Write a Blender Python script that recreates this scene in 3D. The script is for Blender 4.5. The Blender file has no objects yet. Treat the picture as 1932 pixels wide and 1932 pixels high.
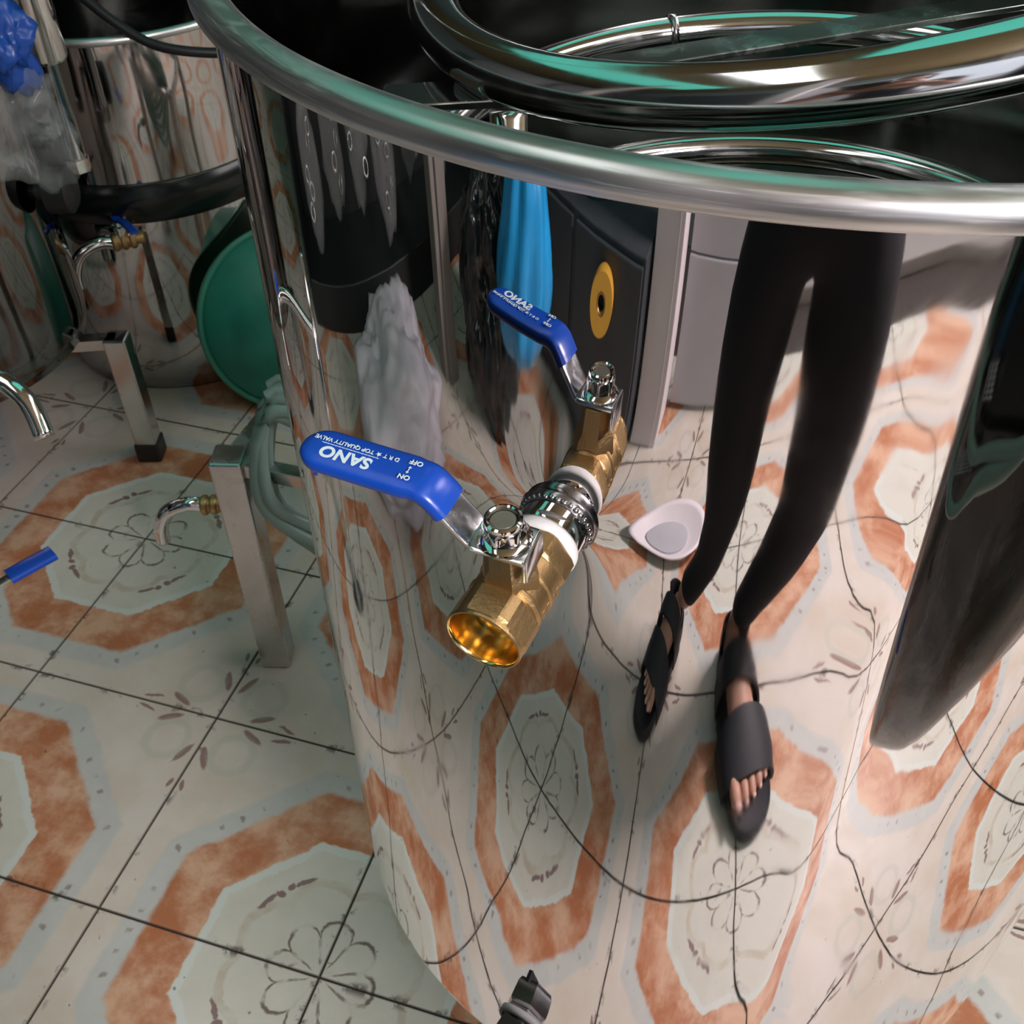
import bpy, bmesh, math, random
from mathutils import Vector, Matrix, noise
random.seed(7)
SC = bpy.context.scene
COL = SC.collection
PI = math.pi

# ------------------------------------------------------------------ camera
CAM = Vector((0.02269, -0.51705, 1.24895))
c = bpy.data.cameras.new('camera')
cam = bpy.data.objects.new('camera', c)
COL.objects.link(cam)
rgt = Vector((0.95573, 0.29395, -0.01308)); dwn = Vector((0.19027, -0.65131, -0.73457)); fwd = Vector((-0.22444, 0.69956, -0.67841))
rot = Matrix(((rgt.x, -dwn.x, -fwd.x), (rgt.y, -dwn.y, -fwd.y), (rgt.z, -dwn.z, -fwd.z)))
cam.matrix_world = Matrix.Translation(CAM) @ rot.to_4x4()
c.sensor_width = 36.0
c.lens = 36.0 * 1995.3 / 1932.0
c.clip_start = 0.01
c.dof.use_dof = True
c.dof.focus_distance = 0.36
c.dof.aperture_fstop = 64.0
SC.camera = cam

# ------------------------------------------------------------------ light, exposure
SC.view_settings.view_transform = 'Standard'
SC.view_settings.look = 'None'
SC.view_settings.exposure = 0.0
SC.view_settings.gamma = 1.0
SC.view_settings.use_curve_mapping = False
SC.cycles.use_denoising = True
SC.cycles.max_bounces = 8
SC.cycles.glossy_bounces = 8
SC.cycles.transmission_bounces = 8
SC.cycles.sample_clamp_indirect = 6.0
SC.cycles.caustics_reflective = False
SC.cycles.caustics_refractive = False
W = bpy.data.worlds.new('daylight')
SC.world = W
W.use_nodes = True
W.node_tree.nodes['Background'].inputs[0].default_value = (0.86, 0.9, 1.0, 1)
W.node_tree.nodes['Background'].inputs[1].default_value = 1.0

def area(name, loc, target, sx, sy, power, color):
    l = bpy.data.lights.new(name, 'AREA'); l.shape = 'RECTANGLE'; l.size = sx; l.size_y = sy; l.energy = power; l.color = color
    o = bpy.data.objects.new(name, l); COL.objects.link(o); o.location = loc
    o.rotation_euler = (Vector(target) - Vector(loc)).to_track_quat('-Z', 'Y').to_euler()
    return o
# unseen key light inside the room, placed to fit the pot's floor shadow
area('key_light', (1.60, -1.65, 2.2), (-0.2, -0.3, 0.0), 0.5, 0.5, 92.0, (1.0, 0.89, 0.90))

# ------------------------------------------------------------------ node helpers
class NT:
    def __init__(s, name):
        s.m = bpy.data.materials.new(name); s.m.use_nodes = True
        s.t = s.m.node_tree; s.n = s.t.nodes; s.b = s.n['Principled BSDF']
    def node(s, typ, **kw):
        n = s.n.new(typ)
        for k, v in kw.items(): setattr(n, k, v)
        return n
    def link(s, a, b): s.t.links.new(a, b)
    def inp(s, sock, v):
        if isinstance(v, bpy.types.NodeSocket): s.link(v, sock)
        else: sock.default_value = v
    def math(s, op, a, b=0.0, cc=0.0):
        n = s.node('ShaderNodeMath', operation=op)
        s.inp(n.inputs[0], a); s.inp(n.inputs[1], b); s.inp(n.inputs[2], cc)
        return n.outputs[0]
    def add(s, a, b): return s.math('ADD', a, b)
    def sub(s, a, b): return s.math('SUBTRACT', a, b)
    def mul(s, a, b): return s.math('MULTIPLY', a, b)
    def mx(s, a, b): return s.math('MAXIMUM', a, b)
    def mn(s, a, b): return s.math('MINIMUM', a, b)
    def step(s, lo, hi, x):
        n = s.node('ShaderNodeMapRange', interpolation_type='SMOOTHSTEP')
        s.inp(n.inputs['Value'], x); s.inp(n.inputs['From Min'], lo); s.inp(n.inputs['From Max'], hi)
        return n.outputs['Result']
    def mix(s, f, a, b):
        n = s.node('ShaderNodeMix', data_type='RGBA')
        s.inp(n.inputs[0], f)
        for i, v in ((6, a), (7, b)):
            if isinstance(v, tuple): v = (v[0], v[1], v[2], 1)
            s.inp(n.inputs[i], v)
        return n.outputs[2]
    def noise(s, scale, detail=3.0, rough=0.55, vec=None, dist=0.0):
        n = s.node('ShaderNodeTexNoise'); n.inputs['Scale'].default_value = scale; n.inputs['Detail'].default_value = detail
        n.inputs['Roughness'].default_value = rough; n.inputs['Distortion'].default_value = dist
        if vec is not None: s.link(vec, n.inputs['Vector'])
        return n.outputs['Fac']
    def coord(s): return s.node('ShaderNodeTexCoord').outputs['Object']
    def pos(s): return s.node('ShaderNodeNewGeometry').outputs['Position']
    def scaled(s, vec, sc):
        n = s.node('ShaderNodeMapping'); n.inputs['Scale'].default_value = sc; s.link(vec, n.inputs['Vector']); return n.outputs[0]
    def bump(s, h, strength, dist=0.001):
        n = s.node('ShaderNodeBump'); n.inputs['Strength'].default_value = strength; n.inputs['Distance'].default_value = dist
        s.link(h, n.inputs['Height']); s.link(n.outputs[0], s.b.inputs['Normal'])

def simple(name, col, rough=0.5, metal=0.0, nscale=0.0, var=0.15, bump=0.0, **kw):
    t = NT(name); b = t.b
    b.inputs['Base Color'].default_value = (*col, 1); b.inputs['Roughness'].default_value = rough; b.inputs['Metallic'].default_value = metal
    if nscale:
        f = t.noise(nscale, 4.0, 0.6, t.coord())
        lo = tuple(x * (1 - var) for x in col); hi = tuple(min(1, x * (1 + var)) for x in col)
        t.link(t.mix(f, lo, hi), b.inputs['Base Color'])
        if bump: t.bump(f, bump)
    for k, v in kw.items():
        b.inputs[k.replace('_', ' ')].default_value = v
    return t.m

def steel(name, base, r0, r1, wav=0.0, wscale=5.0, smear=8.0, stretch=(1, 1, 1), scratch=0.0, ripple=0.0):
    t = NT(name); b = t.b; b.inputs['Metallic'].default_value = 1.0
    co = t.coord(); v = t.scaled(co, stretch)
    f = t.noise(smear, 6.0, 0.65, v, 0.6)
    k = t.step(0.45, 0.75, f)
    t.link(t.add(r0, t.mul(k, r1 - r0)), b.inputs['Roughness'])
    b.inputs['Base Color'].default_value = (*base, 1)
    if wav:
        h = t.noise(wscale, 1.0, 0.4, co)
        if scratch:
            s2 = t.noise(60.0, 5.0, 0.7, t.scaled(co, (1.0, 1.0, 6.0)))
            h = t.add(h, t.mul(s2, scratch))
        if ripple: h = t.add(h, t.mul(t.noise(30.0, 3.0, 0.6, t.scaled(co, (1.0, 1.0, 0.10))), ripple))
        t.bump(h, wav, 0.02)
    return t.m

M = {}
M['mirror'] = steel('mirror_steel', (0.77, 0.735, 0.735), 0.012, 0.09, wav=0.045, wscale=7.0, smear=9.0, ripple=0.05)
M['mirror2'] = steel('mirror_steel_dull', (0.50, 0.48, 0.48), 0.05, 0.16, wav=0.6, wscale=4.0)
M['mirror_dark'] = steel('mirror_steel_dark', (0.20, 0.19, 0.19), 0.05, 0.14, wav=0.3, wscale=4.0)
M['inner'] = steel('inner_steel', (0.21, 0.215, 0.205), 0.10, 0.25, wav=0.10, wscale=6.0)
M['rim'] = steel('brushed_rim_steel', (0.70, 0.71, 0.71), 0.32, 0.5, smear=30.0, stretch=(1, 1, 25))
M['tube'] = steel('tube_steel', (0.74, 0.74, 0.75), 0.09, 0.20, wav=0.02, wscale=9.0, smear=25.0)
M['strap'] = steel('worn_strap_steel', (0.55, 0.60, 0.58), 0.18, 0.42, wav=.05, wscale=30.0, smear=40.0)
M['chrome'] = steel('chrome', (0.82, 0.82, 0.83), 0.05, 0.14, smear=60.0)
M['zinc'] = steel('zinc_plate', (0.80, 0.82, 0.84), 0.16, 0.32, smear=120.0)
M['weld'] = steel('weld_bead', (0.34, 0.33, 0.34), 0.18, 0.35, smear=90.0)
M['leg'] = steel('leg_steel', (0.60, 0.57, 0.56), 0.20, 0.4, smear=14.0)
t = NT('rough_brass'); t.b.inputs['Metallic'].default_value = 1.0; t.b.inputs['Roughness'].default_value = 0.40
f = t.noise(700.0, 4.0, 0.6, t.coord()); t.link(t.mix(t.noise(60.0, 4.0, 0.6, t.coord()), (0.40, 0.265, 0.115), (0.60, 0.41, 0.20)), t.b.inputs['Base Color']); t.bump(f, 0.35, 0.0006); M['brass'] = t.m
M['brass_bright'] = steel('polished_brass', (0.90, 0.70, 0.32), 0.15, 0.22, smear=40.0)
M['tape'] = simple('thread_tape', (0.80, 0.80, 0.80), 0.6, nscale=150.0, var=0.08, bump=0.3)
M['sleeve'] = simple('blue_vinyl', (0.006, 0.062, 0.42), 0.30, nscale=40.0, var=0.08)
M['print'] = simple('white_print', (0.62, 0.78, 0.82), 0.5)
M['black'] = simple('black_rubber', (0.012, 0.012, 0.014), 0.5, nscale=30.0)
M['sack'] = simple('black_film', (0.014, 0.017, 0.018), 0.16, nscale=9.0, var=0.5, bump=0.5)
t = NT('streaked_black_film'); v_ = t.scaled(t.coord(), (1, 1, .18)); f = t.step(0.44, 0.64, t.noise(16.0, 5.0, 0.65, v_, 0.4))
t.link(t.mix(f, (0.010, 0.013, 0.010), (0.22, 0.23, 0.26)), t.b.inputs['Base Color']); t.b.inputs['Roughness'].default_value = 0.22; t.bump(t.noise(12.0, 3.0, 0.6, v_), 0.5, 0.01); M['sack_streaked'] = t.m  # pale vertical streaks mixed into the black film's colour
M['band'] = simple('black_band', (0.006, 0.009, 0.009), 0.22, nscale=20.0)
M['stem'] = simple('grey_stem', (0.20, 0.20, 0.16), 0.4, metal=0.6, nscale=200.0)
M['bore'] = simple('dark_bore', (0.02, 0.018, 0.012), 0.5)
M['green'] = simple('green_plastic', (0.014, 0.20, 0.14), 0.38, nscale=6.0, var=0.8)
M['green_rim'] = simple('pale_green_plastic', (0.05, 0.26, 0.18), 0.35, nscale=10.0)
M['teal'] = simple('teal_plastic', (0.02, 0.36, 0.38), 0.35, nscale=8.0)
M['bag_blue'] = simple('blue_bag_film', (0.02, 0.33, 0.72), 0.28, nscale=12.0, var=0.25, bump=0.4)
M['bag_navy'] = simple('navy_bag_film', (0.005, 0.05, 0.26), 0.35, nscale=12.0, var=0.3, bump=0.4)
M['bag_white'] = simple('white_sack_film', (0.62, 0.60, 0.66), 0.45, nscale=14.0, var=0.2, bump=0.5)
M['yellow'] = simple('yellow_plastic', (0.78, 0.42, 0.06), 0.4, nscale=20.0)
M['legging'] = simple('black_knit', (0.010, 0.010, 0.014), 0.85, nscale=300.0, var=0.3, bump=0.2)
M['top'] = simple('dark_shirt', (0.03, 0.035, 0.05), 0.85, nscale=120.0)
M['skin'] = simple('skin', (0.55, 0.30, 0.22), 0.5, nscale=40.0, var=0.1, Subsurface_Weight=0.1)
M['nail'] = simple('toenail', (0.68, 0.42, 0.36), 0.3)
M['hair'] = simple('black_hair', (0.012, 0.010, 0.009), 0.5, nscale=80.0)
M['eye'] = simple('eye_white', (0.7, 0.7, 0.68), 0.25)
M['lip'] = simple('lips', (0.45, 0.16, 0.14), 0.45)
M['sandal'] = simple('charcoal_foam', (0.020, 0.020, 0.026), 0.6, nscale=160.0, var=0.25, bump=0.2)
M['phone'] = simple('phone_shell', (0.02, 0.02, 0.03), 0.2)
M['white_paint'] = simple('white_paint', (0.82, 0.76, 0.79), 0.45, nscale=9.0, var=0.06)
M['shutter'] = simple('grey_sheet', (0.50, 0.50, 0.54), 0.35, nscale=2.5, var=0.18)
M['grey_post'] = simple('grey_post', (0.26, 0.24, 0.22), 0.45, nscale=9.0)
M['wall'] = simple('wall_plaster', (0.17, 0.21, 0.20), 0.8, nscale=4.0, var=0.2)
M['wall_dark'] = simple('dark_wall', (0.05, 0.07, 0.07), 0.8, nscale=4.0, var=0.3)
M['ceil'] = simple('ceiling_board', (0.22, 0.17, 0.08), 0.8, nscale=3.0, var=0.3)
M['rack'] = simple('rack_panel', (0.010, 0.014, 0.015), 0.5, nscale=6.0, var=0.4)
M['crate'] = simple('grey_crate', (0.055, 0.065, 0.075), 0.5, nscale=6.0, var=0.4)
M['cable'] = simple('black_cable', (0.01, 0.01, 0.012), 0.4)
M['grout'] = simple('grout', (0.05, 0.042, 0.036), 0.9, nscale=60.0, var=0.5)
M['street'] = simple('street_paving', (0.55, 0.52, 0.5), 0.8, nscale=6.0)
t = NT('clear_hose'); t.b.inputs['Base Color'].default_value = (0.42, 0.60, 0.55, 1); t.b.inputs['Roughness'].default_value = 0.18; t.b.inputs['Transmission Weight'].default_value = 0.45; t.b.inputs['IOR'].default_value = 1.3; M['hose'] = t.m
M['hose2'] = simple('pale_green_hose', (0.26, 0.40, 0.35), 0.35, nscale=20.0)
t = NT('clear_film'); t.b.inputs['Base Color'].default_value = (0.75, 0.8, 0.8, 1); t.b.inputs['Roughness'].default_value = 0.12; t.b.inputs['Alpha'].default_value = 0.10; t.b.inputs['IOR'].default_value = 1.5; M['film'] = t.m
t = NT('roof_sheet_teal'); t.b.inputs['Base Color'].default_value = (0.05, 0.5, 0.4, 1); t.b.inputs['Emission Color'].default_value = (0.20, 0.95, 0.74, 1); t.b.inputs['Emission Strength'].default_value = 0.5; M['roof_teal'] = t.m
t = NT('roof_sheet_clear'); t.b.inputs['Base Color'].default_value = (0.6, 0.65, 0.6, 1); t.b.inputs['Emission Color'].default_value = (0.95, 1.0, 0.98, 1); t.b.inputs['Emission Strength'].default_value = 2.3; M['roof_clear'] = t.m
t = NT('bright_pane'); t.b.inputs['Base Color'].default_value = (0.8, 0.8, 0.8, 1); t.b.inputs['Emission Color'].default_value = (1.0, 0.93, 0.94, 1); t.b.inputs['Emission Strength'].default_value = 5.5; M['pane'] = t.m

# ------------------------------------------------------------------ patterned floor tile (medallion on every other joint crossing)
T = 0.3
OX, OY = 0.97093, -0.53200            # world -> tile units: i = (x+OX)/T, j = (y+OY)/T
t = NT('patterned_tile')
p = t.pos(); sx = t.node('ShaderNodeSeparateXYZ'); t.link(p, sx.inputs[0])
gi = t.math('DIVIDE', t.add(sx.outputs[0], OX), T); gj = t.math('DIVIDE', t.add(sx.outputs[1], OY), T)
wob = t.mul(t.sub(t.noise(40.0, 4.0, 0.65, p), 0.5), 0.040)
u = t.add(t.math('PINGPONG', gi, 1.0), wob); v = t.add(t.math('PINGPONG', gj, 1.0), wob)
apo = t.mx(t.mx(u, v), t.mul(t.add(u, v), 0.7071))
r = t.math('SQRT', t.add(t.mul(u, u), t.mul(v, v))); th = t.math('ARCTAN2', v, u)
n_big = t.noise(9.0, 5.0, 0.62, p); n_mid = t.noise(28.0, 4.0, 0.6, p)
cream = t.mix(t.step(0.3, 0.7, n_big), (0.60, 0.53, 0.44), (0.67, 0.62, 0.56))
band = t.mix(n_mid, (0.46, 0.48, 0.45), (0.60, 0.60, 0.57))
n_or = t.noise(13.0, 5.0, 0.65, p)
orange = t.mix(t.step(0.36, 0.66, n_or), (0.44, 0.165, 0.075), (0.66, 0.42, 0.28))
inner = t.mix(n_mid, (0.54, 0.54, 0.46), (0.66, 0.65, 0.58))
colr = t.mix(t.step(0.865, 0.895, apo), band, cream)
brk0 = t.step(0.45, 0.6, t.noise(30.0, 2.0, 0.5, p))
# dots along the pale band
thf = t.math('FRACT', t.mul(t.math('PINGPONG', th, PI / 4), 9.0))
dot = t.mul(t.step(0.018, 0.008, t.math('ABSOLUTE', t.sub(apo, 0.825))), t.step(0.16, 0.06, t.math('ABSOLUTE', t.sub(thf, 0.5))))
colr = t.mix(t.mul(dot, t.mul(brk0, 0.55)), colr, (0.14, 0.06, 0.05))
colr = t.mix(t.step(0.790, 0.760, apo), colr, orange)
colr = t.mix(t.step(0.550, 0.535, apo), colr, inner)
line = t.mul(t.step(0.545, 0.538, apo), t.step(0.500, 0.512, apo))
colr = t.mix(t.mul(line, 0.75), colr, (0.62, 0.68, 0.64))
# thin tan scroll ring
ring = t.mul(t.step(0.026, 0.012, t.math('ABSOLUTE', t.sub(t.sub(r, t.mul(t.math('ABSOLUTE', t.math('SINE', t.mul(th, 4.0))), 0.05)), 0.345))), t.mul(t.step(0.3, 0.7, n_mid), 0.55))
colr = t.mix(ring, colr, (0.40, 0.31, 0.19))
# rosette: eight scalloped petals and their spokes
cos4 = t.math('ABSOLUTE', t.math('COSINE', t.mul(th, 4.0)))
edge = t.add(0.155, t.mul(t.math('POWER', cos4, 0.6), 0.075))
ros = t.step(0.014, 0.003, t.math('ABSOLUTE', t.sub(r, edge)))
spoke = t.mul(t.step(0.26, 0.16, cos4), t.mul(t.step(0.03, 0.06, r), t.step(0.17, 0.13, r)))
brk = t.step(0.38, 0.55, t.noise(38.0, 2.0, 0.5, p))
colr = t.mix(t.mul(t.mx(ros, t.mul(spoke, 0.8)), t.add(0.08, t.mul(brk, 0.75))), colr, (0.085, 0.045, 0.035))
# maroon florets on the diagonals
def blob(uu, vv, cu, cv, ru, rv, a=0.0):
    du = t.sub(uu, cu); dv = t.sub(vv, cv); ca, sa = math.cos(a), math.sin(a)
    x = t.math('DIVIDE', t.add(t.mul(du, ca), t.mul(dv, sa)), ru); y = t.math('DIVIDE', t.sub(t.mul(dv, ca), t.mul(du, sa)), rv)
    return t.step(1.15, 0.75, t.math('SQRT', t.add(t.mul(x, x), t.mul(y, y))))
fl = t.mx(t.mx(blob(u, v, .30, .275, .022, .016), blob(u, v, .27, .315, .018, .018)), t.mx(blob(u, v, .34, .23, .05, .012, -.9), blob(u, v, .22, .35, .05, .012, -.7)))
colr = t.mix(t.mul(fl, 0.75), colr, (0.13, 0.03, 0.045))
# flourishes around the plain crossing
U = t.sub(1.0, u); V = t.sub(1.0, v)
fx = t.mx(t.mx(blob(U, V, .22, .055, .065, .018, .45), blob(U, V, .055, .22, .065, .018, 1.12)), t.mx(blob(U, V, .36, .035, .05, .010, -.25), blob(U, V, .03, .38, .03, .010, 1.3)))
colr = t.mix(t.mul(fx, 0.7), colr, (0.16, 0.04, 0.03))
hr = t.math('SQRT', t.add(t.math('POWER', t.sub(U, .17), 2.0), t.math('POWER', t.sub(V, .17), 2.0)))
colr = t.mix(t.mul(t.step(0.03, 0.01, t.math('ABSOLUTE', t.sub(hr, 0.10))), 0.35), colr, (0.44, 0.47, 0.40))
# grime on the tile edges and stray specks
e1 = t.math('PINGPONG', gi, 0.5); e2 = t.math('PINGPONG', gj, 0.5)
edg = t.mn(e1, e2)
gr = t.mx(t.mul(t.step(0.040, 0.004, edg), t.step(0.54, 0.63, t.noise(36.0, 5.0, 0.65, p))), t.mul(t.step(0.010, 0.004, edg), 0.75))
speck = t.step(0.735, 0.77, t.noise(75.0, 2.0, 0.5, p))
colr = t.mix(t.mul(t.mx(gr, t.mul(speck, 0.75)), 0.85), colr, (0.07, 0.05, 0.04))
t.link(colr, t.b.inputs['Base Color'])
t.link(t.add(0.30, t.mul(n_mid, 0.25)), t.b.inputs['Roughness'])
t.b.inputs['Specular IOR Level'].default_value = 0.35
M['tile'] = t.m

# ------------------------------------------------------------------ mesh helpers
def tag(o, label=None, cat=None, group=None, kind=None):
    if label: o['label'] = label
    if cat: o['category'] = cat
    if group: o['group'] = group
    if kind: o['kind'] = kind
    return o
def empty(name, loc, label, cat, group=None, rz=0.0):
    o = bpy.data.objects.new(name, None); COL.objects.link(o); o.location = loc; o.rotation_euler = (0, 0, rz)
    o.empty_display_size = 0.05
    return tag(o, label, cat, group)
def link(name, bm, mat, parent=None, smooth=True, world=False, auto=None):
    me = bpy.data.meshes.new(name)
    bmesh.ops.recalc_face_normals(bm, faces=bm.faces)
    bm.to_mesh(me); bm.free()
    if smooth: me.polygons.foreach_set('use_smooth', [True] * len(me.polygons))
    if auto is not None:
        me.set_sharp_from_angle(angle=math.radians(auto))
    me.materials.append(mat)
    o = bpy.data.objects.new(name, me); COL.objects.link(o)
    if parent is not None:
        o.parent = parent
        if world: o.matrix_parent_inverse = WM(parent).inverted()
    return o
def WM(o):
    m = Matrix.Translation(o.location) @ o.rotation_euler.to_matrix().to_4x4()
    return (WM(o.parent) @ o.matrix_parent_inverse @ m) if o.parent else m
def lathe(bm, prof, n=48, M4=Matrix(), closed=False):
    rows = []
    for (r_, z_) in prof:
        rows.append([bm.verts.new(M4 @ Vector((r_ * math.cos(2 * PI * k / n), r_ * math.sin(2 * PI * k / n), z_))) for k in range(n)])
    pairs = list(zip(rows[:-1], rows[1:])) + ([(rows[-1], rows[0])] if closed else [])
    for a, b in pairs:
        for k in range(n):
            bm.faces.new((a[k], a[(k + 1) % n], b[(k + 1) % n], b[k]))
    return rows
def cap(bm, row): bm.faces.new(row)
def solid(bm, prof, n=48, M4=Matrix()):
    rows = lathe(bm, prof, n, M4); cap(bm, rows[0]); cap(bm, list(reversed(rows[-1])))
def frames(path):
    ts = []
    for i in range(len(path)):
        a = path[max(0, i - 1)]; b = path[min(len(path) - 1, i + 1)]
        ts.append((b - a).normalized())
    up = Vector((0, 0, 1))
    if abs(ts[0].dot(up)) > 0.9: up = Vector((1, 0, 0))
    n = (up - ts[0] * up.dot(ts[0])).normalized(); out = []
    for tt in ts:
        n = (n - tt * n.dot(tt)).normalized(); out.append((tt, n, tt.cross(n)))
    return out
def tube(bm, path, rad, n=12, M4=Matrix(), caps=True, closed=False, prof=None):
    path = [Vector(q) for q in path]
    fr = frames(path); rows = []
    for i, (q, (tt, a, b)) in enumerate(zip(path, fr)):
        rr = rad[i] if isinstance(rad, (list, tuple)) else rad
        ring_ = prof if prof else [(math.cos(2 * PI * k / n), math.sin(2 * PI * k / n)) for k in range(n)]
        rows.append([bm.verts.new(M4 @ (q + a * (rr * x) + b * (rr * y))) for x, y in ring_])
    m_ = len(rows[0])
    pr = list(zip(rows[:-1], rows[1:])) + ([(rows[-1], rows[0])] if closed else [])
    for ra, rb in pr:
        for k in range(m_): bm.faces.new((ra[k], ra[(k + 1) % m_], rb[(k + 1) % m_], rb[k]))
    if caps and not closed:
        bm.faces.new(list(reversed(rows[0]))); bm.faces.new(rows[-1])
def box(bm, lo, hi, M4=Matrix(), bev=0.0):
    vs = [bm.verts.new(M4 @ Vector((x, y, z))) for x in (lo[0], hi[0]) for y in (lo[1], hi[1]) for z in (lo[2], hi[2])]
    fs = [bm.faces.new([vs[i] for i in q]) for q in ((0, 1, 3, 2), (4, 6, 7, 5), (0, 4, 5, 1), (2, 3, 7, 6), (0, 2, 6, 4), (1, 5, 7, 3))]
    if bev:
        es = list({e for f_ in fs for e in f_.edges})
        bmesh.ops.bevel(bm, geom=es, offset=bev, segments=2, affect='EDGES', profile=0.5)
def smoothpath(pts, k=8, closed=False):
    pts = [Vector(q) for q in pts]; out = []; n = len(pts)
    rng = n if closed else n - 1
    for i in range(rng):
        p0 = pts[(i - 1) % n] if (closed or i > 0) else pts[0]; p1 = pts[i]; p2 = pts[(i + 1) % n]; p3 = pts[(i + 2) % n] if (closed or i + 2 < n) else pts[-1]
        for s in range(k):
            q = s / k
            out.append(0.5 * ((2 * p1) + (p2 - p0) * q + (2 * p0 - 5 * p1 + 4 * p2 - p3) * q * q + (3 * p1 - p0 - 3 * p2 + p3) * q ** 3))
    if not closed: out.append(pts[-1])
    return out
def one(name, fn, mat, parent=None, **kw):
    bm = bmesh.new(); fn(bm); return link(name, bm, mat, parent, **kw)
def copy_tree(o, parent=None):
    q = o.copy(); COL.objects.link(q)
    if parent: q.parent = parent
    for ch in o.children: copy_tree(ch, q)
    return q
def Rz(a): return Matrix.Rotation(a, 4, 'Z')
def Tr(*a): return Matrix.Translation(Vector(a))
def align(d, at=(0, 0, 0)):
    return Matrix.Translation(Vector(at)) @ Vector(d).to_track_quat('Z', 'Y').to_matrix().to_4x4()

# ------------------------------------------------------------------ setting
fl_o = one('floor', lambda b: box(b, (-3.6, -3.2, -0.03), (2.6, 3.7, -0.0025)), M['grout'], smooth=False)
tag(fl_o, kind='structure')
def tile_bm():
    b = bmesh.new(); g = 0.0013; h = T / 2 - g
    box(b, (-h, -h, -0.008), (h, h, 0.0), bev=0.0006); return b
tiles = 0; proto = None; far = bmesh.new()
for i in range(-9, 12):
    for j in range(-8, 14):
        cx, cy = (i + .5) * T - OX, (j + .5) * T - OY
        if not (-3.55 < cx < 2.55 and -3.15 < cy < 3.6): continue
        near = -2.3 < cx < 1.75 and -2.35 < cy < 2.1
        if near:
            if proto is None: q = proto = link('floor_tile', tile_bm(), M['tile'], fl_o, smooth=False)
            else: q = proto.copy(); COL.objects.link(q)
            q.location = (cx, cy, random.uniform(-.0006, .0001)); q.rotation_euler = (random.uniform(-.0015, .0015), random.uniform(-.0015, .0015), 0); tiles += 1
        else:
            h = T / 2 - .001; box(far, (cx - h, cy - h, -.008), (cx + h, cy + h, -.0002))
fo = link('floor_tile', far, M['tile'], fl_o, smooth=False); fo['kind'] = 'stuff'

def struct(name, fn, mat):
    o = one(name, fn, mat, smooth=False); o['kind'] = 'structure'; return o
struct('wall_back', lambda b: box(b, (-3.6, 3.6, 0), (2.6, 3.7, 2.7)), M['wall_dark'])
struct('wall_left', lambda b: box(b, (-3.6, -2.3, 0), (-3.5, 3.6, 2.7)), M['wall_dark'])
struct('wall_right', lambda b: box(b, (2.5, -2.3, 0), (2.6, 3.6, 2.7)), M['wall'])
def wf(b):
    box(b, (-3.5, -2.4, 0), (0.15, -2.3, 2.7)); box(b, (1.6, -2.4, 0), (2.5, -2.3, 2.7)); box(b, (0.15, -2.4, 2.25), (1.6, -2.3, 2.7))
struct('wall_front', wf, M['wall'])
struct('trim_threshold', lambda b: box(b, (0.15, -2.22, 0), (1.6, -2.06, 0.05), bev=.006), M['grey_post'])
ce = struct('ceiling', lambda b: (box(b, (-3.6, -2.4, 2.7), (2.6, 3.7, 2.78))), M['ceil'])
for (x0, x1, y0, y1, mm) in ((-1.7, -1.2, -1.6, 3.2, 'roof_teal'), (-0.35, 0.15, 0.3, 3.2, 'roof_teal'), (0.9, 1.4, -1.4, 2.9, 'roof_clear'), (-0.8, -0.5, -1.5, 0.2, 'roof_clear')):
    q = one('roof_sheet', lambda b: box(b, (x0, y0, 2.672), (x1, y1, 2.698)), M[mm], ce, smooth=False)
wn = struct('window_1', lambda b: (box(b, (2.46, .65, 1.35), (2.505, 2.35, 1.4), bev=.004), box(b, (2.46, .65, 2.5), (2.505, 2.35, 2.55), bev=.004), box(b, (2.46, .65, 1.4), (2.505, .7, 2.5), bev=.004), box(b, (2.46, 2.3, 1.4), (2.505, 2.35, 2.5), bev=.004), box(b, (2.465, 1.475, 1.4), (2.503, 1.525, 2.5), bev=.004)), M['white_paint'])
for y0 in (.7, 1.525): one('pane', lambda b: box(b, (2.48, y0, 1.4), (2.49, y0 + .775, 2.5)), M['pane'], wn, smooth=False)
struct('trim_pavement', lambda b: box(b, (-3.0, -6.0, -0.05), (4.0, -3.2, -0.01)), M['street'])

# ------------------------------------------------------------------ the big polished pot
R0 = 0.25877; ZB, ZT = 0.486, 1.1235
AX = Vector((-0.16676, -0.98600, 0)); ROOT = Vector((-0.04315, -0.25515, 0.99904))
pot = empty('stock_pot', (0, 0, ZB), 'large mirror-polished steel pot in the foreground with a brass valve on its wall', 'pot')
S_DENT, Z_DENT = .083, .935
def wall(b):
    na, nz = 640, 300; rows = []
    a0 = math.atan2(AX.y, AX.x)
    for k in range(nz + 1):
        z = ZB + (ZT - ZB) * k / nz; row = []
        for q in range(na):
            a = 2 * PI * q / na
            da = (a - a0 + PI) % (2 * PI) - PI; s = da * R0; dz = z - ROOT.z
            rr = R0
            d2 = s * s + dz * dz
            d_ = math.sqrt(d2 + 1e-5)
            if d2 < 0.05: rr += 0.0038 * math.exp(-d_ / .027)                       # drawn out round the welded outlet
            s2, z2 = s - S_DENT, z - Z_DENT
            rr += 0.0007 * math.exp(-(s - .120) ** 2 / (2 * .007 ** 2))                     # lengthwise seam
            rr -= 0.0016 * math.exp(-s2 * s2 / (2 * .023 ** 2) - z2 * z2 / (2 * .085 ** 2))   # long shallow flat
            if k == 0: rr -= 0.004
            if k == 1: rr -= 0.0015
            row.append(b.verts.new((rr * math.cos(a), rr * math.sin(a), z)))
        rows.append(row)
    for A_, B_ in zip(rows[:-1], rows[1:]):
        for q in range(na): b.faces.new((A_[q], A_[(q + 1) % na], B_[(q + 1) % na], B_[q]))
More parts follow.
